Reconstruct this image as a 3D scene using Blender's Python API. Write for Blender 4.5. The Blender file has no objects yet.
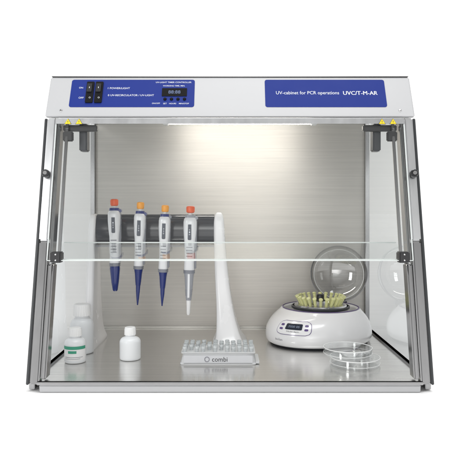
import bpy, bmesh, math
from mathutils import Vector, Matrix
scene=bpy.context.scene
COL=scene.collection
F=598.0; CD=1.011; CZ=0.29
def PX(px,d): return (px-230)/F*d
def PZ(py,d): return CZ-(py-211)/F*d

# ---------------- materials ----------------
def mat(name, col=(.8,.8,.8), rough=.5, metal=0, spec=.5, emis=None, es=0, trans=0, sss=0, coat=0, noise=0, nscale=30, bump=0):
    m=bpy.data.materials.new(name); m.use_nodes=True
    nt=m.node_tree; b=nt.nodes['Principled BSDF']
    b.inputs['Base Color'].default_value=(*col,1)
    b.inputs['Roughness'].default_value=rough
    b.inputs['Metallic'].default_value=metal
    b.inputs['Specular IOR Level'].default_value=spec
    b.inputs['Transmission Weight'].default_value=trans
    b.inputs['Coat Weight'].default_value=coat
    b.inputs['Coat Roughness'].default_value=.08
    if sss:
        b.inputs['Subsurface Weight'].default_value=sss
        b.inputs['Subsurface Radius'].default_value=(.01,.01,.01)
    if emis:
        b.inputs['Emission Color'].default_value=(*emis,1); b.inputs['Emission Strength'].default_value=es
    tc=nt.nodes.new('ShaderNodeTexCoord')
    n=nt.nodes.new('ShaderNodeTexNoise'); n.inputs['Scale'].default_value=nscale; n.inputs['Detail'].default_value=5
    nt.links.new(tc.outputs['Object'],n.inputs['Vector'])
    mr=nt.nodes.new('ShaderNodeMapRange'); mr.inputs[3].default_value=max(0,rough-.05); mr.inputs[4].default_value=min(1,rough+.05)
    nt.links.new(n.outputs[0],mr.inputs[0]); nt.links.new(mr.outputs[0],b.inputs['Roughness'])
    if bump:
        bp=nt.nodes.new('ShaderNodeBump'); bp.inputs['Strength'].default_value=bump; bp.inputs['Distance'].default_value=.001
        nt.links.new(n.outputs[0],bp.inputs['Height']); nt.links.new(bp.outputs[0],b.inputs['Normal'])
    return m
def steel(name,col,rough,aniso,tang,stretch,var=.25,metal=1.0,bump=.10,coarse=0.0):
    m=bpy.data.materials.new(name); m.use_nodes=True
    nt=m.node_tree; b=nt.nodes['Principled BSDF']
    b.inputs['Metallic'].default_value=metal; b.inputs['Anisotropic'].default_value=aniso
    cx=nt.nodes.new('ShaderNodeCombineXYZ')
    for i in range(3): cx.inputs[i].default_value=tang[i]
    nt.links.new(cx.outputs[0],b.inputs['Tangent'])
    tc=nt.nodes.new('ShaderNodeTexCoord'); mp=nt.nodes.new('ShaderNodeMapping'); mp.inputs['Scale'].default_value=stretch
    nt.links.new(tc.outputs['Object'],mp.inputs[0])
    n=nt.nodes.new('ShaderNodeTexNoise'); n.inputs['Scale'].default_value=1; n.inputs['Detail'].default_value=6; n.inputs['Roughness'].default_value=.7
    nt.links.new(mp.outputs[0],n.inputs['Vector'])
    n2=nt.nodes.new('ShaderNodeTexNoise'); n2.inputs['Scale'].default_value=5; n2.inputs['Detail'].default_value=3
    nt.links.new(tc.outputs['Object'],n2.inputs['Vector'])
    ad=nt.nodes.new('ShaderNodeMath'); ad.operation='ADD'; nt.links.new(n.outputs[0],ad.inputs[0]); nt.links.new(n2.outputs[0],ad.inputs[1])
    r=nt.nodes.new('ShaderNodeMapRange'); r.inputs[1].default_value=.6; r.inputs[2].default_value=1.4
    r.inputs[3].default_value=rough-.06; r.inputs[4].default_value=rough+.07
    nt.links.new(ad.outputs[0],r.inputs[0]); nt.links.new(r.outputs[0],b.inputs['Roughness'])
    cr=nt.nodes.new('ShaderNodeMapRange'); cr.inputs[1].default_value=.3; cr.inputs[2].default_value=.7; cr.inputs[3].default_value=1-var; cr.inputs[4].default_value=1+var*.4
    nt.links.new(n.outputs[0],cr.inputs[0])
    src=cr.outputs[0]
    if coarse:
        mp3=nt.nodes.new('ShaderNodeMapping'); mp3.inputs['Scale'].default_value=tuple(s*.13 if s>50 else s*.25 for s in stretch)
        nt.links.new(tc.outputs['Object'],mp3.inputs[0])
        n3=nt.nodes.new('ShaderNodeTexNoise'); n3.inputs['Scale'].default_value=1; n3.inputs['Detail'].default_value=3
        nt.links.new(mp3.outputs[0],n3.inputs['Vector'])
        c3=nt.nodes.new('ShaderNodeMapRange'); c3.inputs[1].default_value=.3; c3.inputs[2].default_value=.7; c3.inputs[3].default_value=1-coarse; c3.inputs[4].default_value=1
        nt.links.new(n3.outputs[0],c3.inputs[0])
        mm=nt.nodes.new('ShaderNodeMath'); mm.operation='MULTIPLY'; nt.links.new(cr.outputs[0],mm.inputs[0]); nt.links.new(c3.outputs[0],mm.inputs[1]); src=mm.outputs[0]
    mx=nt.nodes.new('ShaderNodeVectorMath'); mx.operation='SCALE'; mx.inputs[0].default_value=col
    nt.links.new(src,mx.inputs['Scale']); nt.links.new(mx.outputs[0],b.inputs['Base Color'])
    if bump:
        bp=nt.nodes.new('ShaderNodeBump'); bp.inputs['Strength'].default_value=bump; bp.inputs['Distance'].default_value=.0004
        nt.links.new(n.outputs[0],bp.inputs['Height']); nt.links.new(bp.outputs[0],b.inputs['Normal'])
    return m
def glass(name,tint=(.97,.98,.975),extra=0.0,rough=0.0,edge=.85,dark=None):
    m=bpy.data.materials.new(name); m.use_nodes=True
    nt=m.node_tree
    for x in list(nt.nodes):
        if x.type!='OUTPUT_MATERIAL': nt.nodes.remove(x)
    out=[x for x in nt.nodes if x.type=='OUTPUT_MATERIAL'][0]
    t=nt.nodes.new('ShaderNodeBsdfTransparent'); t.inputs[0].default_value=(*tint,1)
    g=nt.nodes.new('ShaderNodeBsdfGlossy'); g.inputs['Roughness'].default_value=rough; g.inputs['Color'].default_value=(.95,.96,.96,1)
    lw=nt.nodes.new('ShaderNodeLayerWeight'); lw.inputs[0].default_value=.5
    pw=nt.nodes.new('ShaderNodeMath'); pw.operation='POWER'; pw.inputs[1].default_value=4.5
    nt.links.new(lw.outputs['Facing'],pw.inputs[0])
    ml=nt.nodes.new('ShaderNodeMath'); ml.operation='MULTIPLY_ADD'; ml.inputs[1].default_value=edge; ml.inputs[2].default_value=.05+extra
    ml.use_clamp=True
    nt.links.new(pw.outputs[0],ml.inputs[0])
    if dark:
        p2=nt.nodes.new('ShaderNodeMath'); p2.operation='POWER'; p2.inputs[1].default_value=2.2
        nt.links.new(lw.outputs['Facing'],p2.inputs[0])
        mc=nt.nodes.new('ShaderNodeMixRGB'); mc.inputs[1].default_value=(*tint,1); mc.inputs[2].default_value=(*dark,1)
        nt.links.new(p2.outputs[0],mc.inputs[0]); nt.links.new(mc.outputs[0],t.inputs[0])
    mx=nt.nodes.new('ShaderNodeMixShader'); nt.links.new(ml.outputs[0],mx.inputs[0]); nt.links.new(t.outputs[0],mx.inputs[1]); nt.links.new(g.outputs[0],mx.inputs[2])
    nt.links.new(mx.outputs[0],out.inputs['Surface'])
    return m
M={}
M['paint']=mat('silver_white_powder_coat',(.46,.465,.475),.36,nscale=900,bump=.06)
M['wall']=steel('brushed_steel_wall',(.72,.70,.665),.62,.74,(0,0,1),(7,7,1500),.15,bump=.12,coarse=.06)
M['top']=steel('brushed_steel_worktop',(.90,.89,.87),.19,.2,(0,1,0),(7,1300,7),.22,.97,.10,coarse=.12)
M['post']=steel('polished_steel_post',(.36,.36,.365),.16,.3,(0,0,1),(60,60,2),.05,bump=0)
M['satin']=steel('satin_steel_post',(.70,.71,.72),.32,.0,(0,0,1),(60,60,2),.04,bump=0)
M['ceil']=steel('brushed_steel_ceiling',(.5,.49,.46),.35,.3,(1,0,0),(4,500,4),.2)
M['gasket']=mat('dark_grey_edge',(.035,.038,.041),.35)
M['black']=mat('black_plastic',(.012,.012,.014),.35)
M['blackm']=mat('matt_black_plastic',(.006,.006,.007),.6,spec=.12)
M['dark']=mat('dark_grey_plastic',(.030,.033,.040),.4)
M['darkm']=mat('matt_dark_rocker',(.022,.023,.026),.5,spec=.2)
M['rail']=mat('glossy_dark_rail',(.020,.023,.032),.16,coat=.5)
M['blue']=mat('blue_sticker',(.012,.030,.215),.5,spec=.15)
M['txt']=mat('white_print',(.72,.75,.8),.5)
M['txtk']=mat('dark_print',(.03,.03,.035),.5)
M['txtg']=mat('grey_print',(.22,.22,.25),.5)
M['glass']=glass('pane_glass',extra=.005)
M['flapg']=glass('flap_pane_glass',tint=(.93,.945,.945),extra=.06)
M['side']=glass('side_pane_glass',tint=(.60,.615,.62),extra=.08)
M['edge']=mat('glass_edge',(.82,.86,.85),.2,trans=.2)
M['rimc']=mat('clear_rim',(.95,.96,.96),.10,trans=.25)
M['clear']=glass('clear_polystyrene',(.975,.98,.98),extra=.03)
M['lid']=glass('smoky_clear_lid',(.84,.84,.84),extra=.10,edge=.6,dark=(.10,.10,.11))
M['lidrim']=mat('dark_lid_rim',(.02,.02,.023),.12,coat=.8)
M['lamp']=mat('lit_lamp_tube',(1,1,1),.3,emis=(1,.95,.88),es=34)
M['lampcap']=mat('lamp_socket',(.7,.7,.7),.4)
M['yellow']=mat('yellow_sign',(.85,.62,.02),.5)
M['hdpe']=mat('milky_bottle_plastic',(.76,.775,.79),.30,sss=.5)
M['cap']=mat('white_cap_plastic',(.80,.80,.80),.4)
M['green']=mat('green_label_print',(.04,.30,.19),.5)
M['white']=mat('white_glossy_plastic',(.78,.78,.79),.20,coat=.4)
M['leg']=mat('white_stand_plastic',(.84,.84,.85),.26,coat=.2)
M['pip']=mat('pipette_glossy_white',(.72,.73,.75),.20,coat=.5)
M['pipgrey']=mat('pipette_side_grey',(.18,.19,.22),.25,coat=.3)
M['pipdark']=mat('pipette_grey_insert',(.05,.06,.085),.3)
M['orange']=mat('orange_red_button',(.72,.10,.02),.35)
M['amber']=mat('yellow_orange_button',(.80,.33,.03),.35)
M['bluep']=mat('blue_pipette_plastic',(.006,.020,.15),.22,coat=.3)
M['lgrey']=mat('light_grey_plastic',(.30,.31,.34),.28)
M['labelg']=mat('pale_grey_label',(.52,.53,.55),.35)
M['violet']=mat('violet_panel',(.10,.06,.20),.35)
M['lcd']=mat('lcd_window',(.02,.024,.04),.3,spec=.2)
M['digit']=mat('display_digits',(.26,.31,.42),.4)
M['led']=mat('timer_digits',(.10,.15,.30),.4)
M['tube']=mat('frosted_tube',(.78,.81,.82),.25,trans=.5)
M['yg']=mat('pale_yellow_green_tube',(.90,.91,.48),.10,coat=.5,sss=.4,trans=.25)
M['rack']=mat('frosted_rack',(.62,.63,.64),.35,trans=.1)
M['chrome']=mat('polished_metal',(.6,.6,.6),.15,metal=1)
M['floor']=mat('white_studio_floor',(.93,.93,.93),.6)

# ---------------- helpers ----------------
def finish(name,bm,material,parent=None,smooth=False,loc=None,rot=None,autosmooth=None,inv=False):
    me=bpy.data.meshes.new(name)
    bmesh.ops.recalc_face_normals(bm,faces=bm.faces)
    bm.to_mesh(me); bm.free()
    me.materials.append(material)
    if smooth:
        for p in me.polygons: p.use_smooth=True
        if autosmooth:
            try: me.set_sharp_from_angle(angle=math.radians(autosmooth))
            except Exception: pass
    o=bpy.data.objects.new(name,me); COL.objects.link(o)
    if parent: attach(o,parent,inv)
    if loc: o.location=loc
    if rot: o.rotation_euler=rot
    return o
def attach(o,parent,inv):
    o.parent=parent
    if inv: o.matrix_parent_inverse=Matrix.Translation(root_of(parent)).inverted() if parent.type=='EMPTY' else Matrix.Identity(4)
ROOT={}
def root_of(e): return ROOT[e.name]
def empty(name,loc,label,cat,rot=(0,0,0),group=None):
    e=bpy.data.objects.new(name,None); e.empty_display_size=.02; COL.objects.link(e)
    e.location=loc; e.rotation_euler=rot; e['label']=label; e['category']=cat
    if group: e['group']=group
    ROOT[e.name]=Vector(loc)
    return e
def box(name,x0,x1,y0,y1,z0,z1,material,parent=None,bev=.001,inv=False,seg=2):
    bm=bmesh.new(); bmesh.ops.create_cube(bm,size=1)
    for v in bm.verts:
        v.co=Vector(((x0+x1)/2+v.co.x*(x1-x0),(y0+y1)/2+v.co.y*(y1-y0),(z0+z1)/2+v.co.z*(z1-z0)))
    if bev: bmesh.ops.bevel(bm,geom=bm.edges[:],offset=bev,segments=seg,affect='EDGES')
    return finish(name,bm,material,parent,smooth=bool(bev),autosmooth=35,inv=inv)
def prism(name,pts,x0,x1,material,parent=None,bev=.001,inv=False,seg=2,asm=35):
    bm=bmesh.new()
    a=[bm.verts.new((x0,y,z)) for y,z in pts]; b=[bm.verts.new((x1,y,z)) for y,z in pts]
    bm.faces.new(a); bm.faces.new(b[::-1]); n=len(pts)
    for i in range(n): bm.faces.new((a[i],b[i],b[(i+1)%n],a[(i+1)%n]))
    bmesh.ops.recalc_face_normals(bm,faces=bm.faces)
    if bev: bmesh.ops.bevel(bm,geom=bm.edges[:],offset=bev,segments=seg,affect='EDGES')
    return finish(name,bm,material,parent,smooth=True,autosmooth=asm,inv=inv)
def lathe_bm(bm,prof,n=40,mtx=None):
    rings=[]
    for r,z in prof:
        if r<1e-6: vs=[bm.verts.new((0,0,z))]
        else: vs=[bm.verts.new((r*math.cos(2*math.pi*i/n),r*math.sin(2*math.pi*i/n),z)) for i in range(n)]
        rings.append(vs)
    for A,B in zip(rings,rings[1:]):
        for i in range(n):
            j=(i+1)%n
            if len(A)==1 and len(B)==1: continue
            if len(A)==1: bm.faces.new((A[0],B[i],B[j]))
            elif len(B)==1: bm.faces.new((A[i],A[j],B[0]))
            else: bm.faces.new((A[i],A[j],B[j],B[i]))
    if mtx is not None:
        for ring in rings:
            for v in ring: v.co=mtx@v.co
def lathe(name,prof,material,parent=None,n=40,loc=None,rot=None,inv=False,asm=40):
    bm=bmesh.new(); lathe_bm(bm,prof,n)
    return finish(name,bm,material,parent,True,loc,rot,asm,inv)
def loft_bm(bm,secs,n=40,ex=3.0,cap=True):
    rings=[]
    for z,cx,cy,hx,hy in secs:
        ring=[]
        for i in range(n):
            t=2*math.pi*i/n; c=math.cos(t); s=math.sin(t)
            ring.append(bm.verts.new((cx+hx*math.copysign(abs(c)**(2/ex),c),cy+hy*math.copysign(abs(s)**(2/ex),s),z)))
        rings.append(ring)
    for A,B in zip(rings,rings[1:]):
        for i in range(n):
            j=(i+1)%n; bm.faces.new((A[i],A[j],B[j],B[i]))
    if cap: bm.faces.new(rings[0][::-1]); bm.faces.new(rings[-1])
def loft(name,secs,material,parent=None,n=40,ex=3.0,loc=None,rot=None,inv=False,asm=40):
    bm=bmesh.new(); loft_bm(bm,secs,n,ex)
    return finish(name,bm,material,parent,True,loc,rot,asm,inv)
def frame(o,u,x=Vector((1,0,0))):
    u=Vector(u).normalized(); x=Vector(x).normalized(); n=x.cross(u)
    return Matrix((( x.x,u.x,n.x,o[0]),(x.y,u.y,n.y,o[1]),(x.z,u.z,n.z,o[2]),(0,0,0,1)))
def rr_pts(w,h,r,cx=0,cy=0,k=6):
    pts=[]; r=min(r,w/2-1e-5,h/2-1e-5)
    for qx,qy,a0 in ((1,1,0),(-1,1,90),(-1,-1,180),(1,-1,270)):
        for i in range(k):
            a=math.radians(a0+i*90/(k-1)); pts.append((qx*(w/2-r)+r*math.cos(a)+cx,qy*(h/2-r)+r*math.sin(a)+cy))
    return pts
def plate(name,w,h,r,th,mtx,material,parent=None,inv=False,cx=0,cy=0,off=0):
    bm=bmesh.new(); pts=rr_pts(w,h,r,cx,cy)
    a=[bm.verts.new(mtx@Vector((x,y,off))) for x,y in pts]; b=[bm.verts.new(mtx@Vector((x,y,off+th))) for x,y in pts]
    bm.faces.new(a[::-1]); bm.faces.new(b); n=len(pts)
    for i in range(n): bm.faces.new((a[i],a[(i+1)%n],b[(i+1)%n],b[i]))
    return finish(name,bm,material,parent,inv=inv)
def text(name,body,mtx,width,material,parent=None,inv=False,height=None,cx=0,cy=0,off=.0006,bold=0,fn=None):
    cu=bpy.data.curves.new(name,'FONT'); cu.body=body; cu.size=1; cu.extrude=0; cu.offset=bold; cu.resolution_u=3
    to=bpy.data.objects.new('tmp',cu); COL.objects.link(to)
    dg=bpy.context.evaluated_depsgraph_get(); dg.update()
    me=bpy.data.meshes.new_from_object(to.evaluated_get(dg)); COL.objects.unlink(to); bpy.data.objects.remove(to)
    xs=[v.co.x for v in me.vertices]; ys=[v.co.y for v in me.vertices]
    w=max(xs)-min(xs); h=max(ys)-min(ys); s=width/w; sy=s if height is None else height/h
    mx=(max(xs)+min(xs))/2; my=(max(ys)+min(ys))/2
    for v in me.vertices:
        p=((v.co.x-mx)*s+cx,(v.co.y-my)*sy+cy)
        v.co=fn(p[0],p[1],off) if fn else mtx@Vector((p[0],p[1],off))
    me.name=name; me.materials.clear(); me.materials.append(material)
    o=bpy.data.objects.new(name,me); COL.objects.link(o)
    if parent: attach(o,parent,inv)
    return o
def YF(z): return .2237*z

# ---------------- setting ----------------
bm=bmesh.new(); bmesh.ops.create_grid(bm,x_segments=2,y_segments=2,size=60)
g=finish('ground',bm,M['floor']); g.location=(0,0,-.0172); g['kind']='structure'; g['label']='plain white seamless studio surface'

# ---------------- cabinet ----------------
C=empty('uv_cabinet',(0,.24,-.0165),'white and stainless steel UV cabinet with clear front flap folded open','laboratory cabinet')
D=.475
prism('base_tray',[(-.001,-.0165),(-.003,-.0045),(.004,-.0012),(D+.008,-.0012),(D+.008,-.0165)],-.322,.322,M['paint'],C,.0012,True)
bm=bmesh.new()
vs=[bm.verts.new(p) for p in ((-.334,.0035,0),(.334,.0035,0),(.334,D,0),(-.334,D,0))]; bm.faces.new(vs)
finish('work_surface',bm,M['top'],C,inv=True)
box('front_lip',-.3262,.3262,-.0045,.0032,-.0035,.0018,M['post'],C,.001,True)
box('back_wall',-.334,.334,D,D+.006,-.001,.512,M['wall'],C,.0008,True)
box('cove_strip',-.334,.334,D-.004,D-.0003,.0003,.004,M['ceil'],C,.0008,True)
for s in (-1,1):
    x0,x1=sorted((s*.3342,s*.344))
    box('corner_post',x0,x1,D-.012,D+.006,-.002,.512,M['post'],C,.001,True)
    box('side_sill',x0,x1,.012,D-.013,-.0155,.004,M['post'],C,.001,True)
    bm=bmesh.new(); X=s*.339
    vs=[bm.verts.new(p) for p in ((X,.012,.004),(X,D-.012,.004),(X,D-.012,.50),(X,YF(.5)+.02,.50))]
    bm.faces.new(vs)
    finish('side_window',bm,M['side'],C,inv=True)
    xa,xb=sorted((s*.3235,s*.3405)); zs=.236
    prism('front_post',[(YF(0),-.004),(YF(zs),zs),(YF(zs)+.020,zs),(YF(0)+.020,-.004)],xa,xb,M['post'],C,.003,True,seg=4)
    xe,xf=sorted((s*.3407,s*.3452))
    prism('edge_trim',[(YF(0)-.001,-.004),(YF(.462)-.001,.462),(YF(.462)+.024,.462),(YF(0)+.024,-.004)],xe,xf,M['gasket'],C,.001,True)
    prism('upper_post',[(YF(zs+.001)-.002,zs+.001),(YF(.4635)-.002,.4635),(YF(.4635)+.022,.4635),(YF(zs+.001)+.022,zs+.001)],xa,xb,M['satin'],C,.003,True,seg=4)
    xc,xd=sorted((s*.3165,s*.3228))
    prism('inner_channel',[(YF(.1985)+.006,.1985),(YF(.46)+.006,.46),(YF(.46)+.03,.46),(YF(.1985)+.03,.1985)],xc,xd,M['post'],C,.001,True)
    xc,xd=sorted((s*.3130,s*.3228))
    prism('lower_channel',[(YF(0)+.004,.003),(YF(.196)+.004,.196),(YF(.196)+.03,.196),(YF(0)+.03,.003)],xc,xd,M['post'],C,.0025,True,seg=3)
    kz=.356
    k=lathe('knob',[(0,.013),(.006,.013),(.0072,.011),(.0072,.004),(.0045,.0035),(.0045,0),(0,0)],M['black'],C,24,inv=True,asm=30)
    fr=frame((s*.333,YF(kz)-.0018,kz),(0,.2183,.976))
    for v in k.data.vertices: v.co=fr@v.co
    k2=lathe('knob_cap',[(0,.0145),(.0035,.0145),(.004,.0132),(0,.0132)],M['chrome'],k,20)
    for v in k2.data.vertices: v.co=fr@v.co
hdr=prism('header_housing',[(.104,.465),(.142,.548),(D+.008,.548),(D+.008,.513),(.135,.513),(.120,.466)],-.3455,.3455,M['paint'],C,.0022,True,seg=3)
box('ceiling',-.334,.334,.138,D-.001,.506,.5125,M['ceil'],C,.0005,True)
prism('header_flange',[(.1085,.4605),(.1085,.4645),(.132,.4645),(.132,.4605)],-.322,.322,M['satin'],C,.0008,True)
prism('header_fold',[(.1405,.5485),(.1405,.5500),(.150,.5500),(.150,.5485)],-.3435,.3435,M['post'],C,.0004,True)
# lamp
box('lamp_fixture',-.19,.23,.31,.36,.5025,.5055,M['lampcap'],C,.001,True)
lamp=lathe('lamp_tube',[(0,-.158),(.0040,-.158),(.0052,-.155),(.0052,.155),(.0040,.158),(0,.158)],M['lamp'],C,20,inv=True)
for v in lamp.data.vertices: v.co=Vector((v.co.z+.022,.335+v.co.y,.4900+v.co.x))
for xx in (-.144,.188):
    box('lamp_socket',xx-.007,xx+.007,.326,.344,.4830,.502,M['lampcap'],C,.002,True)

HU=Vector((0,.038,.083)).normalized()
def hpt(px,py):
    a=211-py; t=(a*1.115-F*.175)/(F*.083-a*.038)
    d=1.115+.038*t; return Vector((PX(px,d),.104+.038*t,.465+.083*t))
def hfr(px,py): return frame(hpt(px,py),HU)
def hsize(x0,y0,x1,y1):
    a=hpt(x0,(y0+y1)/2); b=hpt(x1,(y0+y1)/2); c=hpt((x0+x1)/2,y0); e=hpt((x0+x1)/2,y1)
    return (b-a).length,(c-e).length,hfr((x0+x1)/2,(y0+y1)/2)
w,h,fr=hsize(70.5,79.8,194.5,107)
st=plate('control_sticker',w,h,.0045,.0006,fr,M['blue'],C,True)
w,h,fr=hsize(265,79.8,385.5,107)
st2=plate('title_sticker',w,h,.0045,.0006,fr,M['blue'],C,True)
pw,_,_=hsize(276,90,339,96)
text('lettering','UV-cabinet for PCR operations',hfr(307.5,93.5),pw,M['txt'],st2,bold=.002,off=.0009,height=.0096)
def ht(s,x0,x1,y,parent=st,m='txt',bold=.004,off=.0009,height=None):
    w=(hpt(x1,y)-hpt(x0,y)).length
    text('lettering',s,hfr((x0+x1)/2,y),w,M[m],parent,bold=bold,off=off,height=height)
ht('UVC/T-M-AR',343.0,377.2,93.3,st2,bold=0,height=.0086)
ht('UVC/T-M-AR',343.2,377.4,93.3,st2,bold=0,height=.0086,off=.0010)
for (x0,x1) in ((86.3,93.7),(95.3,102.7)):
    w,h,fr=hsize(x0,82.5,x1,103)
    sw=plate('rocker_switch',w,h,.0015,.003,fr,M['blackm'],st)
    w,h,fr=hsize(x0+1.3,85,x1-1.3,93)
    plate('rocker',w,h,.001,.0022,fr,M['darkm'],sw,off=.003)
    text('marking','I',hfr((x0+x1)/2,89),.0010,M['txt'],sw,height=.0035,off=.0054)
    text('marking','O',hfr((x0+x1)/2,98.5),.0035,M['txt'],sw,height=.0035,off=.0034)
ht('ON',79.2,83.2,88); ht('OFF',78.7,83.7,98)
ht('1 POWER/LIGHT',108,130,88.5)
ht('0 UV-RECIRCULATOR / UV-LIGHT',108,154,95.5)
ht('UV-LIGHT TIMER CONTROLLER',156,191.5,82.6)
ht('WORKING TIME, MIN.',163,185,86.2)
w,h,fr=hsize(162,88.6,187,96.5)
dp=plate('timer_display',w,h,.001,.001,fr,M['blackm'],st,off=.0006)
ht('88:88',168.5,180.5,92.6,st,'led',.0,.002)
for px in (165,171.5,178,184.5):
    b=lathe('push_button',[(0,.0032),(.0022,.003),(.0030,.002),(.0032,.0004),(0,.0004)],M['blackm'],st,18)
    f=hfr(px,99.4)
    for v in b.data.vertices: v.co=f@v.co
ht('ON/OFF',152,160,103.6); ht('SET',163.2,166.8,103.8); ht('HOURS',169.2,176.2,103.8); ht('MIN/STOP',179,189,103.8)
for px,py in ((61,110.5),(400,110.5)):
    b=lathe('header_screw',[(0,.0016),(.002,.0014),(.0028,.0004),(0,.0002)],M['chrome'],C,16,inv=True)
    f=hfr(px,py)
    for v in b.data.vertices: v.co=f@v.co
FU=Vector((0,.2183,.976)).normalized()
def fpt(px,py,dy=0):
    a=(211-py)/F
    z=(CZ+a*(CD+dy))/(1-a*.2237)
    d=CD+dy+.2237*z
    return Vector((PX(px,d),d-CD,z))
ZB=.2035
PO=-.0035
bm=bmesh.new()
vs=[bm.verts.new(p) for p in ((-.3225,YF(ZB)+PO,ZB),(.3225,YF(ZB)+PO,ZB),(.3225,YF(.4575)+PO,.4575),(-.3225,YF(.4575)+PO,.4575))]
bm.faces.new(vs); sash=finish('front_window',bm,M['glass'],C,inv=True)
prism('pane_edge',[(YF(ZB)+PO-.002,ZB-.0014),(YF(ZB)+PO-.002,ZB),(YF(ZB)+PO+.002,ZB),(YF(ZB)+PO+.002,ZB-.0014)],-.3225,.3225,M['edge'],sash,.0003)
prism('pane_top_strip',[(YF(.4515)+PO-.003,.4515),(YF(.462)+PO-.003,.462),(YF(.462)+PO-.001,.462),(YF(.4515)+PO-.001,.4515)],-.3225,.3225,M['satin'],sash,.0004)
for s in (-1,1):
    xa,xb=sorted((s*.3212,s*.323))
    prism('pane_edge',[(YF(ZB)+PO-.0018,ZB),(YF(.451)+PO-.0018,.451),(YF(.451)+PO+.0018,.451),(YF(ZB)+PO+.0018,ZB)],xa,xb,M['edge'],sash,.0003)
    xa,xb=sorted((s*.302,s*.3075))
    prism('guide_strip',[(YF(.215)+.007,.215),(YF(.455)+.007,.455),(YF(.455)+.011,.455),(YF(.215)+.011,.215)],xa,xb,M['post'],C,.0006,True)
    xa,xb=sorted((s*.297,s*.3155))
    hb=box('hinge',xa,xb,YF(.21)-.010,YF(.21)+.012,.199,.218,M['black'],C,.0018,True)
    f=frame((s*.306,YF(.21)-.010,.2085),(0,0,1))
    for q in (-.005,.005):
        b=lathe('screw',[(0,.0012),(.0012,.001),(.0018,.0001),(0,.0001)],M['chrome'],hb,12)
        for v in b.data.vertices: v.co=f@(v.co+Vector((0,q,0)))
    xa,xb=sorted((s*.250,s*.3135))
    box('top_bracket',xa,xb,.112,.124,.4400,.4515,M['black'],C,.0015,True)
    xa,xb=sorted((s*.272,s*.287))
    box('bracket_arm',xa,xb,.126,.150,.404,.4565,M['dark'],C,.002,True)
    xa,xb=sorted((s*.293,s*.312))
    box('latch_block',xa,xb,.103,.1115,.420,.4385,M['black'],C,.0018,True)
y0,z0=YF(.203)+.008,.2045; y1,z1=.170,.2275
bm=bmesh.new()
vs=[bm.verts.new(p) for p in ((-.315,y0,z0),(.315,y0,z0),(.328,y1,z1),(-.328,y1,z1))]; bm.faces.new(vs)
flap=finish('folding_flap',bm,M['flapg'],C,inv=True)
prism('pane_edge',[(y1,z1-.0010),(y1,z1+.0012),(y1+.003,z1+.0014),(y1+.003,z1-.0008)],-.328,.328,M['edge'],flap,.0003)
prism('pane_edge',[(y0-.003,z0-.0016),(y0-.003,z0+.0002),(y0,z0+.0004),(y0,z0-.0014)],-.315,.315,M['edge'],flap,.0003)
for px in (69,80,381,392):
    p=fpt(px,122.2); f=frame(p+Vector((0,PO-.0034,0)),FU)
    def tri(nm,r,off,material,par,inv):
        bm=bmesh.new()
        vs=[bm.verts.new(f@Vector((r*math.cos(math.radians(a)),r*math.sin(math.radians(a))-r*.2,off))) for a in (90,210,330)]
        bm.faces.new(vs); return finish(nm,bm,material,par,inv=inv)
    sg=tri('warning_sign',.0080,.0004,M['txtk'],C,True)
    tri('sign_face',.0067,.0008,M['yellow'],sg,False)
    text('marking','!',f,.0011,M['txtk'],sg,height=.005,off=.0012,cy=-.0010)

# ---------------- bottles ----------------
def bottle(loc,r,h,label,band=None,neck=.5):
    e=empty('bottle',loc,label,'bottle',group='small plastic bottles in the cabinet')
    nr=r*neck; hs=h*.70; sl=h*.60
    prof=[(0,.0005),(r*.9,.0005),(r*.985,.002),(r,.005),(r,sl-.004)]
    for i in range(1,9):
        a=math.radians(i*90/9); prof.append((nr*1.02+(r-nr*1.02)*math.cos(a),sl-.004+(hs+.004-sl)*math.sin(a)))
    prof+=[(nr,hs+.002),(nr,h*.80),(0,h*.80)]
    lathe('bottle_body',prof,M['hdpe'],e,48,asm=60)
    cr=nr*1.22
    bm=bmesh.new(); n=72; rings=[]
    for z,rr,k in ((h*.765,cr,1),(h-.003,cr*.97,1),(h-.0008,cr*.9,0),(h,cr*.82,0)):
        rings.append([bm.verts.new(((rr-(.0006 if (i%3==0 and k) else 0))*math.cos(2*math.pi*i/n),(rr-(.0006 if (i%3==0 and k) else 0))*math.sin(2*math.pi*i/n),z)) for i in range(n)])
    for A,B in zip(rings,rings[1:]):
        for i in range(n): bm.faces.new((A[i],A[(i+1)%n],B[(i+1)%n],B[i]))
    bm.faces.new(rings[-1]); bm.faces.new(rings[0][::-1])
    finish('cap',bm,M['cap'],e,smooth=True,autosmooth=25)
    if band:
        def arc(nm,a0,a1,z0,z1,rr,material,par):
            bm=bmesh.new(); k=24; A=[];B=[]
            for i in range(k+1):
                a=math.radians(a0+(a1-a0)*i/k)
                A.append(bm.verts.new((rr*math.cos(a),rr*math.sin(a),z0))); B.append(bm.verts.new((rr*math.cos(a),rr*math.sin(a),z1)))
            for i in range(k): bm.faces.new((A[i],A[i+1],B[i+1],B[i]))
            return finish(nm,bm,material,par,smooth=True)
        lt=sl-.005
        lb=arc('paper_label',205,345,.007,lt,r+.0003,M['cap'],e)
        arc('green_band',205,345,lt-.007,lt-.001,r+.0006,M['green'],lb)
        arc('green_print',245,290,lt-.0145,lt-.0095,r+.0006,M['green'],lb)
        arc('print_line',225,325,.0125,.0133,r+.0006,M['txtg'],lb)
        arc('print_line',225,310,.0095,.0102,r+.0006,M['txtg'],lb)
    return e
bottle((PX(73.5,1.148)+.003,.139,.0),.0205,.066,'small white plastic bottle with green and white label',True)
bottle((-.303,.214,0),.0235,.100,'taller milky white plastic bottle with ribbed screw cap',neck=.62)
bottle((PX(130.5,1.175),.160,0),.0205,.063,'small milky white bottle standing alone on the steel surface',neck=.45)

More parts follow.
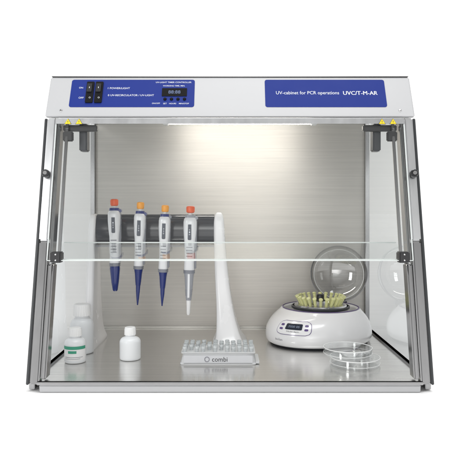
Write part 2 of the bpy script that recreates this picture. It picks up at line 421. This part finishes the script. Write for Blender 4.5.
# ---------------- pipette stand ----------------
S=empty('pipette_stand',(-.16,.30,0),'white pipette stand with dark grey rail holding four pipettes','pipette stand')
def interp(secs,per=5):
    out=[]
    P=[secs[0]]+secs+[secs[-1]]
    for i in range(1,len(P)-2):
        for k in range(per):
            t=k/per
            q=[]
            for c in range(5):
                p0,p1,p2,p3=P[i-1][c],P[i][c],P[i+1][c],P[i+2][c]
                q.append(.5*(2*p1+(p2-p0)*t+(2*p0-5*p1+4*p2-p3)*t*t+(3*p1-p0-3*p2+p3)*t**3))
            out.append(tuple(q))
    out.append(secs[-1]); return out
def rrect_loft(name,secs,mat_,par,rf=.8):
    # rounded-rectangle sections, radius = rf * smaller half-size
    bm=bmesh.new(); rings=[]
    for z,cx_,cy_,hx,hy in secs:
        r=rf*min(hx,hy); pts=rr_pts(2*hx,2*hy,r,cx_,cy_,8)
        rings.append([bm.verts.new((x,y,z)) for x,y in pts])
    n=len(rings[0])
    for A,B in zip(rings,rings[1:]):
        for i in range(n): bm.faces.new((A[i],A[(i+1)%n],B[(i+1)%n],B[i]))
    bm.faces.new(rings[0][::-1]); bm.faces.new(rings[-1])
    return finish(name,bm,mat_,par,True,None,None,60,True)
rrect_loft('leg',interp([(0,-.296,.290,.013,.085),(.006,-.296,.290,.013,.084),(.03,-.297,.292,.0095,.064),(.07,-.298,.296,.0088,.050),(.12,-.299,.301,.0084,.041),(.18,-.299,.303,.008,.034),(.24,-.298,.301,.0078,.029),(.268,-.297,.298,.0072,.025),(.280,-.297,.295,.0058,.018),(.284,-.297,.294,.003,.010)]),M['leg'],S)
rrect_loft('leg',interp([(0,.000,.285,.038,.085),(.005,-.0005,.285,.036,.083),(.022,-.003,.288,.0275,.066),(.05,-.007,.292,.0215,.053),(.09,-.012,.298,.0172,.043),(.14,-.017,.302,.0148,.037),(.20,-.0215,.303,.0128,.031),(.25,-.0235,.300,.0115,.027),(.272,-.024,.297,.0102,.023),(.283,-.024,.294,.0075,.015),(.287,-.024,.293,.004,.009)]),M['leg'],S,.6)
arcp=[(.300-.022*math.cos(math.radians(a)),.250+.033*math.sin(math.radians(a))) for a in range(-80,81,10)]
rail=prism('rail',arcp+[(.306,.283),(.306,.217)],-.290,-.034,M['rail'],S,0,True,asm=50)
prism('rail_lip',[(.279,.212),(.279,.2165),(.306,.2165),(.306,.212)],-.290,-.034,M['lgrey'],S,.001,True)
plist=[(114.3,115.2,'orange','a','bluep'),(140.6,137.5,'amber','b','bluep'),(165.3,162,'amber','b','bluep'),(190.6,188.3,'orange','c','lgrey')]
sk=.00208
lab={'a':'pipette with orange button and thick blue lower barrel','b':'pipette with yellow-orange button and slender blue tip cone','c':'pipette with orange button and pale grey tapered barrel'}
for pi,(pt,pb,cm,kind,colr) in enumerate(plist):
    d=1.255
    ytop=[199,202,205,206][pi]; ybot=[291,305,306,315][pi]
    zt=PZ(ytop,d); zb=PZ(ybot,d); L=zt-zb
    xt=PX(pt,d); xb=PX(pb,d)
    tilt=math.atan2(xt-xb,L)
    e=empty('pipette',(xb,d-CD,zb),lab[kind],'pipette',rot=(0,tilt,0),group='pipettes hanging on the stand')
    k=[1.0,.93,.93,1.06][pi]
    def Z(p): return L-p*sk
    loft('plunger_button',[(Z(0),0,0,.0050,.0050),(Z(.6),0,0,.0078*k,.0078*k),(Z(2),0,0,.0086*k,.0086*k),(Z(6),0,0,.0082*k,.0082*k),(Z(7),0,0,.0062,.0062)][::-1],M[cm],e,28,2)
    loft('plunger_stem',[(Z(13),0,0,.0042,.0042),(Z(7),0,0,.0042,.0042)],M['cap'],e,20,2)
    loft('grip',[(Z(66),0,0,.0092*k,.010),(Z(64),0,0,.0106*k,.012),(Z(50),0,0,.0100*k,.012),(Z(38),0,0,.0106*k,.0125),(Z(30),0,0,.0124*k,.014),(Z(22),0,0,.0134*k,.0155),(Z(16),0,0,.0134*k,.0155),(Z(13),0,0,.0122*k,.015),(Z(11),0,0,.0090*k,.011)],M['pip'],e,40,2.8)
    loft('collar',[(Z(13.0),0,0,.0112*k,.0130),(Z(9.0),0,0,.0100*k,.011)],M[colr],e,32,2.6)
    loft('lower_collar',[(Z(67.5),0,0,.0112*k,.0126),(Z(64.4),0,0,.0114*k,.0128)],M['pipgrey'],e,32,2.6)
    for gz in (41,44,47,50,53):
        box('grip_rib',-.0062*k,.0062*k,-.0136,-.0110,Z(gz+.8),Z(gz),M['pipgrey'],e,.0004)
    prism('ejector_strip',[(-.006,Z(63)),(.006,Z(63)),(.006,Z(14)),(-.006,Z(14))],.0094*k,.0138*k,M['pipgrey'],e,.0012)
    box('ejector_button',.0072*k,.0152*k,-.007,.007,Z(14),Z(10),M[colr] if pi!=2 else M['pipgrey'],e,.0018)
    vw=box('volume_window',-.0036,.0036,-.0164,-.0125,Z(34),Z(18),M['pipdark'],e,.001)
    f=frame((0,-.0166,Z(26)),(0,0,1))
    for i,ch in enumerate(['100','200','020','010'][pi]):
        text('marking',ch,f,.0022,M['txt'],vw,height=.0030,cy=.0085-.0048*i-.004,off=.0001)
    box('hanging_hook',-.009,.009,.012,.0345,Z(26),Z(20),M['lgrey'],e,.0015)
    if kind=='a':
        loft('barrel',[(.0,0,0,.0036,.0036),(.002,0,0,.0052,.0052),(Z(84),0,0,.0078,.0085),(Z(76),0,0,.0094,.0100),(Z(70),0,0,.0106,.0112),(Z(67.5),0,0,.0102,.011)],M['bluep'],e,32,2.2)
    elif kind=='b':
        loft('barrel',[(Z(84),0,0,.0052,.0052),(Z(80),0,0,.0062,.0066),(Z(72),0,0,.0076,.009),(Z(67.5),0,0,.0094,.011)],M['bluep'],e,32,2.2)
        loft('tip_cone',[(.0,0,0,.0012,.0012),(.012,0,0,.0026,.0026),(Z(90),0,0,.0042,.0042),(Z(84),0,0,.0048,.0048)],M['bluep'],e,24,2)
    else:
        loft('barrel',[(Z(95),0,0,.0054,.0054),(Z(90),0,0,.0068,.007),(Z(80),0,0,.0082,.0090),(Z(72),0,0,.0094,.0104),(Z(67.5),0,0,.0108,.0115)],M['lgrey'],e,32,2.4)
        prism('barrel_stripe',[(-.0128,Z(68)),(-.0098,Z(92)),(-.006,Z(92)),(-.008,Z(68))],-.0022,.0022,M['pip'],e,.0006)
        loft('tip_cone',[(.0,.0,0,.0022,.0022),(.003,0,0,.0036,.0036),(Z(95),0,0,.0048,.0048)],M['cap'],e,24,2)

# ---------------- microtube rack ----------------
R=empty('tube_rack',(PX(218.5,1.16),.150,0),'low translucent tube rack with printed front, filled with microtubes','tube rack')
rx=.0705
bm=bmesh.new()
loft_bm(bm,[(0,0,0,rx+.001,.036),(.002,0,0,rx+.002,.037),(.004,0,0,rx,.035),(.020,0,0,rx-.003,.033),(.0215,0,0,rx-.004,.032)],48,14)
finish('rack_body',bm,M['rack'],R,smooth=True,autosmooth=30)
plate('rack_deck',.140,.068,.003,.0018,frame((0,0,.0216),(0,1,0)),M['rack'],R)
f=frame((0,-.0355,.0110),(0,.1,1))
pl=plate('rack_label',.130,.0135,.001,.0012,f,M['labelg'],R)
ring=lathe('logo_ring',[(.0050,0),(.0050,.0006),(.0036,.0006),(.0036,0)],M['txtg'],pl,28)
for v in ring.data.vertices: v.co=f@(v.co+Vector((-.021,0,.0012)))
text('lettering','combi',f,.029,M['txtk'],pl,height=.0085,cx=.003,off=.0016,bold=.0)
box('rack_handle',.070,.078,-.03,.03,.001,.006,M['rack'],R,.001)
import random
random.seed(4)
tb=bmesh.new()
lathe_bm(tb,[(0,-.014),(.0018,-.013),(.0034,0),(.0038,.0045),(.0043,.0050),(.0043,.0080),(.0039,.0088),(.0030,.0090),(.0029,.0078),(0,.0078)],16)
tb0=None
nx,ny=12,5
for i in range(nx):
    for j in range(ny):
        if random.random()<.1: continue
        x=R.location.x+(-.0632+i*.0115); y=R.location.y-.0262+j*.0128
        if tb0 is None:
            o=finish('microtube',tb,M['tube'],smooth=True,autosmooth=40); tb0=o
        else:
            o=tb0.copy(); COL.objects.link(o)
        o.location=(x,y,.0238+random.random()*.002); o.rotation_euler=(random.uniform(-.07,.07),random.uniform(-.07,.07),random.random()*3)
        o['label']='small frosted microtube standing in the rack'; o['category']='microtube'; o['group']='microtubes in the rack'

# ---------------- mini centrifuge ----------------
cx,cy=.205,.345
E=empty('centrifuge',(cx,cy,0),'white rounded mini centrifuge with its clear lid open','centrifuge')
def outline(t,s,circ):
    def g(a,wd): return math.exp(-(((t-math.radians(a)+math.pi)%(2*math.pi)-math.pi)/wd)**2)
    base=.114+.026*g(222,.70)+.004*g(60,.6)
    return (base*(1-circ)+.114*circ)*s
ZK=.93
LV=[(.004,.90,0),(.004,.94,0),(.007,.972,0),(.013,.993,0),(.021,1.0,0),(.030,.995,0),(.039,.980,.0),(.047,.955,.05),(.055,.918,.12),(.062,.878,.25),(.067,.845,.45),(.071,.815,.7),(.074,.795,.9),(.0765,.78,1),(.0780,.76,1),(.0780,.725,1),(.074,.70,1),(.058,.67,1),(.048,.60,1)]
LV=[(z*ZK if i>1 else z,s,c) for i,(z,s,c) in enumerate(LV)]
bm=bmesh.new(); n=96; rings=[]
for z,s,c in LV:
    rings.append([bm.verts.new((outline(2*math.pi*i/n,s,c)*math.cos(2*math.pi*i/n),outline(2*math.pi*i/n,s,c)*math.sin(2*math.pi*i/n),z)) for i in range(n)])
for A,B in zip(rings,rings[1:]):
    for i in range(n): bm.faces.new((A[i],A[(i+1)%n],B[(i+1)%n],B[i]))
bm.faces.new(rings[0][::-1]); bm.faces.new(rings[-1])
hs=finish('housing',bm,M['white'],E,smooth=True,autosmooth=60)
def surf0(t,z):
    for a,b in zip(LV[1:14],LV[2:15]):
        if a[0]<=z<=b[0]:
            k=(z-a[0])/max(1e-9,b[0]-a[0]); s=a[1]+k*(b[1]-a[1]); c=a[2]+k*(b[2]-a[2]); r=outline(t,s,c)
            return Vector((r*math.cos(t),r*math.sin(t),z))
    return None
def surf(t,z,off):
    p=surf0(t,z); n=(surf0(t+.03,z)-surf0(t-.03,z)).cross(surf0(t,z+.003)-surf0(t,z-.003)).normalized()
    return p+n*off
TC=math.radians(236)
def pf(u,v,off):
    return surf(TC+u/.128,.0445+v*.80,off)
def skin_plate(nm,w,h,r,off,m,par,cx=0,cy=0):
    bm=bmesh.new(); nx=22; ny=12; V={}
    for j in range(ny+1):
        y=-h/2+h*j/ny
        dy=max(0,abs(y)-(h/2-r)); half=w/2-r+math.sqrt(max(0,r*r-dy*dy))
        for i in range(nx+1):
            x=-half+2*half*i/nx
            V[i,j]=bm.verts.new(pf(x+cx,y+cy,off))
    for i in range(nx):
        for j in range(ny): bm.faces.new((V[i,j],V[i+1,j],V[i+1,j+1],V[i,j+1]))
    return finish(nm,bm,m,par,smooth=True)
pn=skin_plate('control_panel',.076,.033,.012,.0006,M['violet'],E)
skin_plate('panel_face',.0735,.0305,.011,.0010,M['white'],pn)
skin_plate('lcd_screen',.036,.0135,.002,.0015,M['lcd'],pn,0,.003)
text('digits','3500 05',None,.024,M['digit'],pn,height=.0045,cy=.003,off=.0021,fn=pf)
for x in (-.027,.027):
    for y in (-.003,.006):
        skin_plate('panel_button',.008,.0048,.002,.0015,M['violet'],pn,x,y)
text('lettering','Multi-Spin',None,.026,M['txtk'],pn,height=.0034,cy=-.0085,off=.0015,fn=pf)
def pf2(u,v,off): return surf(math.radians(223)+u/.13,.020+v,off)
text('lettering','bioSan',None,.018,M['txtg'],E,height=.0045,off=.0005,fn=pf2)
bm=bmesh.new(); rings=[]
for z,s in ((.0002,.88),(.0002,.90),(.005,.92),(.0055,.9)):
    rings.append([bm.verts.new((outline(2*math.pi*i/n,s,0)*math.cos(2*math.pi*i/n),outline(2*math.pi*i/n,s,0)*math.sin(2*math.pi*i/n),z)) for i in range(n)])
for A,B in zip(rings,rings[1:]):
    for i in range(n): bm.faces.new((A[i],A[(i+1)%n],B[(i+1)%n],B[i]))
finish('base_skirt',bm,M['dark'],E,smooth=True)
rz=-.007
lathe('rotor',[(0,.052+rz),(.054,.053+rz),(.060,.062+rz),(.062,.080+rz),(.058,.087+rz),(.050,.088+rz),(.046,.083+rz),(.028,.080+rz),(.016,.082+rz),(.013,.090+rz),(.010,.094+rz),(0,.095+rz)],M['chrome'],E,56,asm=40)
lathe('rotor_ring',[(.0622,.077+rz),(.0655,.079+rz),(.0655,.083+rz),(.0625,.0845+rz)],M['dark'],E,56,asm=60)
lathe('rotor_knob',[(0,.108+rz),(.007,.108+rz),(.0085,.105+rz),(.0085,.097+rz),(.012,.0945+rz),(0,.0945+rz)],M['black'],E,28,asm=30)
lathe('accent_ring',[(.0862,.0731),(.0862,.0741),(.0848,.0744),(.0842,.0731)],M['violet'],E,72)
t0=None
NT=24
for k in range(NT):
    a=2*math.pi*k/NT+.13
    x=cx+.045*math.cos(a); y=cy+.045*math.sin(a)
    if t0 is None:
        bm=bmesh.new(); lathe_bm(bm,[(0,-.012),(.0018,-.010),(.0032,.002),(.0034,.0165),(.0044,.017),(.0045,.0195),(.0038,.0204),(0,.0204)],18)
        o=finish('sample_tube',bm,M['yg'],smooth=True,autosmooth=35); t0=o
    else:
        o=t0.copy(); COL.objects.link(o)
    sl=.50+random.uniform(-.03,.03)
    o.location=(x,y,.0805+random.uniform(-.0006,.0006)); o.rotation_euler=Vector((0,0,1)).rotation_difference(Vector((sl*math.cos(a),sl*math.sin(a),1)).normalized()).to_euler()
    o['label']='pale yellow-green capped sample tube in the centrifuge rotor'; o['category']='sample tube'; o['group']='sample tubes in the rotor'
ax=Vector((.16,1,-.16)).normalized()
q=Vector((0,0,1)).rotation_difference(ax).to_matrix().to_4x4()
lm=Matrix.Translation((.259-cx,.412-cy,.141))@q
def lid_part(nm,prof,m,par,n=64):
    bm=bmesh.new(); lathe_bm(bm,prof,n,lm); return finish(nm,bm,m,par,smooth=True,autosmooth=50)
Rl=.0655
dome=[(Rl,0),(Rl,.010)]+[(Rl*math.cos(math.radians(a)),.010+.038*math.sin(math.radians(a))) for a in range(8,90,8)]+[(0,.048)]
lid=lid_part('lid',dome,M['lid'],E)
lid_part('lid_rim',[(Rl-.0010,-.0015),(Rl+.0012,-.0015),(Rl+.0012,.0009),(Rl-.0010,.0009),(Rl-.0010,-.0015)],M['lidrim'],lid)
lid_part('lid_step',[(Rl-.006,.0190),(Rl-.0052,.0200),(Rl-.0062,.0210),(Rl-.0070,.0200),(Rl-.006,.0190)],M['rimc'],lid)
box('lid_hinge',.035,.075,.072,.090,.056,.080,M['dark'],E,.004)

# ---------------- petri dishes ----------------
def petri(x,y,z,r=.045,h=.0135,rot=(0,0,0)):
    e=empty('petri_dish',(x,y,z),'clear plastic petri dish with lid, stacked','petri dish',rot=rot,group='stack of clear petri dishes')
    lathe('dish',[(0,.0008),(r*.965,.0008),(r*.965,h-.002)],M['clear'],e,72,asm=40)
    lathe('dish_cover',[(r,.005),(r,h),(0,h)],M['clear'],e,72,asm=40)
    lathe('cover_rim',[(r-.0007,h-.0008),(r+.0006,h-.0008),(r+.0006,h+.0007),(r-.0007,h+.0007),(r-.0007,h-.0008)],M['rimc'],e,72)
    lathe('cover_foot',[(r-.0004,.0045),(r+.0005,.0045),(r+.0005,.0053),(r-.0004,.0053),(r-.0004,.0045)],M['rimc'],e,72)
petri(.236,.119,0,.0465,.0150)
petri(.224,.127,.0160,.0455,.0150)

# ---------------- world, light, camera ----------------
wd=bpy.data.worlds.new('World'); scene.world=wd; wd.use_nodes=True
nt=wd.node_tree; bg=nt.nodes['Background']
tc=nt.nodes.new('ShaderNodeTexCoord'); sp=nt.nodes.new('ShaderNodeSeparateXYZ'); nt.links.new(tc.outputs['Generated'],sp.inputs[0])
mr=nt.nodes.new('ShaderNodeValToRGB'); e=mr.color_ramp.elements
ad=nt.nodes.new('ShaderNodeMath'); ad.operation='MULTIPLY_ADD'; ad.inputs[1].default_value=.5; ad.inputs[2].default_value=.5
nt.links.new(sp.outputs['Y'],ad.inputs[0]); nt.links.new(ad.outputs[0],mr.inputs[0])
def g(v): return (v,v,v,1)
e[0].position=0; e[0].color=g(1.0); e[1].position=1; e[1].color=g(.26)
for p,v in ((.008,.62),(.022,.22),(.10,.05),(.30,.075),(.50,.175),(.62,.26)):
    q_=e.new(p); q_.color=g(v)
ml=nt.nodes.new('ShaderNodeMath'); ml.operation='MULTIPLY'; ml.inputs[1].default_value=5.0
nt.links.new(mr.outputs[0],ml.inputs[0]); nt.links.new(ml.outputs[0],bg.inputs['Strength'])
bg.inputs['Color'].default_value=(1,.995,.985,1)
sn=bpy.data.lights.new('studio_key','SUN'); sn.energy=1.9; sn.angle=math.radians(30)
so=bpy.data.objects.new('studio_key',sn); COL.objects.link(so); so.rotation_euler=(math.radians(18),math.radians(5),0)
al=bpy.data.lights.new('added_highlight_light','AREA'); al.shape='RECTANGLE'; al.size=.35; al.size_y=.8; al.energy=10  # unseen area lamp, added for highlights on glossy parts and modelling of pipettes
ao=bpy.data.objects.new('added_highlight_light',al); COL.objects.link(ao); ao.location=(-1.25,-1.35,.75)
ao.rotation_euler=(Vector((0,.25,.15))-Vector(ao.location)).to_track_quat('-Z','Y').to_euler()
cam=bpy.data.cameras.new('camera'); co=bpy.data.objects.new('camera',cam); COL.objects.link(co)
co.location=(0,-CD,CZ); co.rotation_euler=(math.radians(90),0,0)
cam.sensor_width=36; cam.lens=36*F/450; cam.shift_x=-5/450; cam.shift_y=-14/450; cam.clip_start=.01; cam.clip_end=300
scene.camera=co
scene.view_settings.view_transform='Standard'; scene.view_settings.look='None'; scene.view_settings.exposure=0
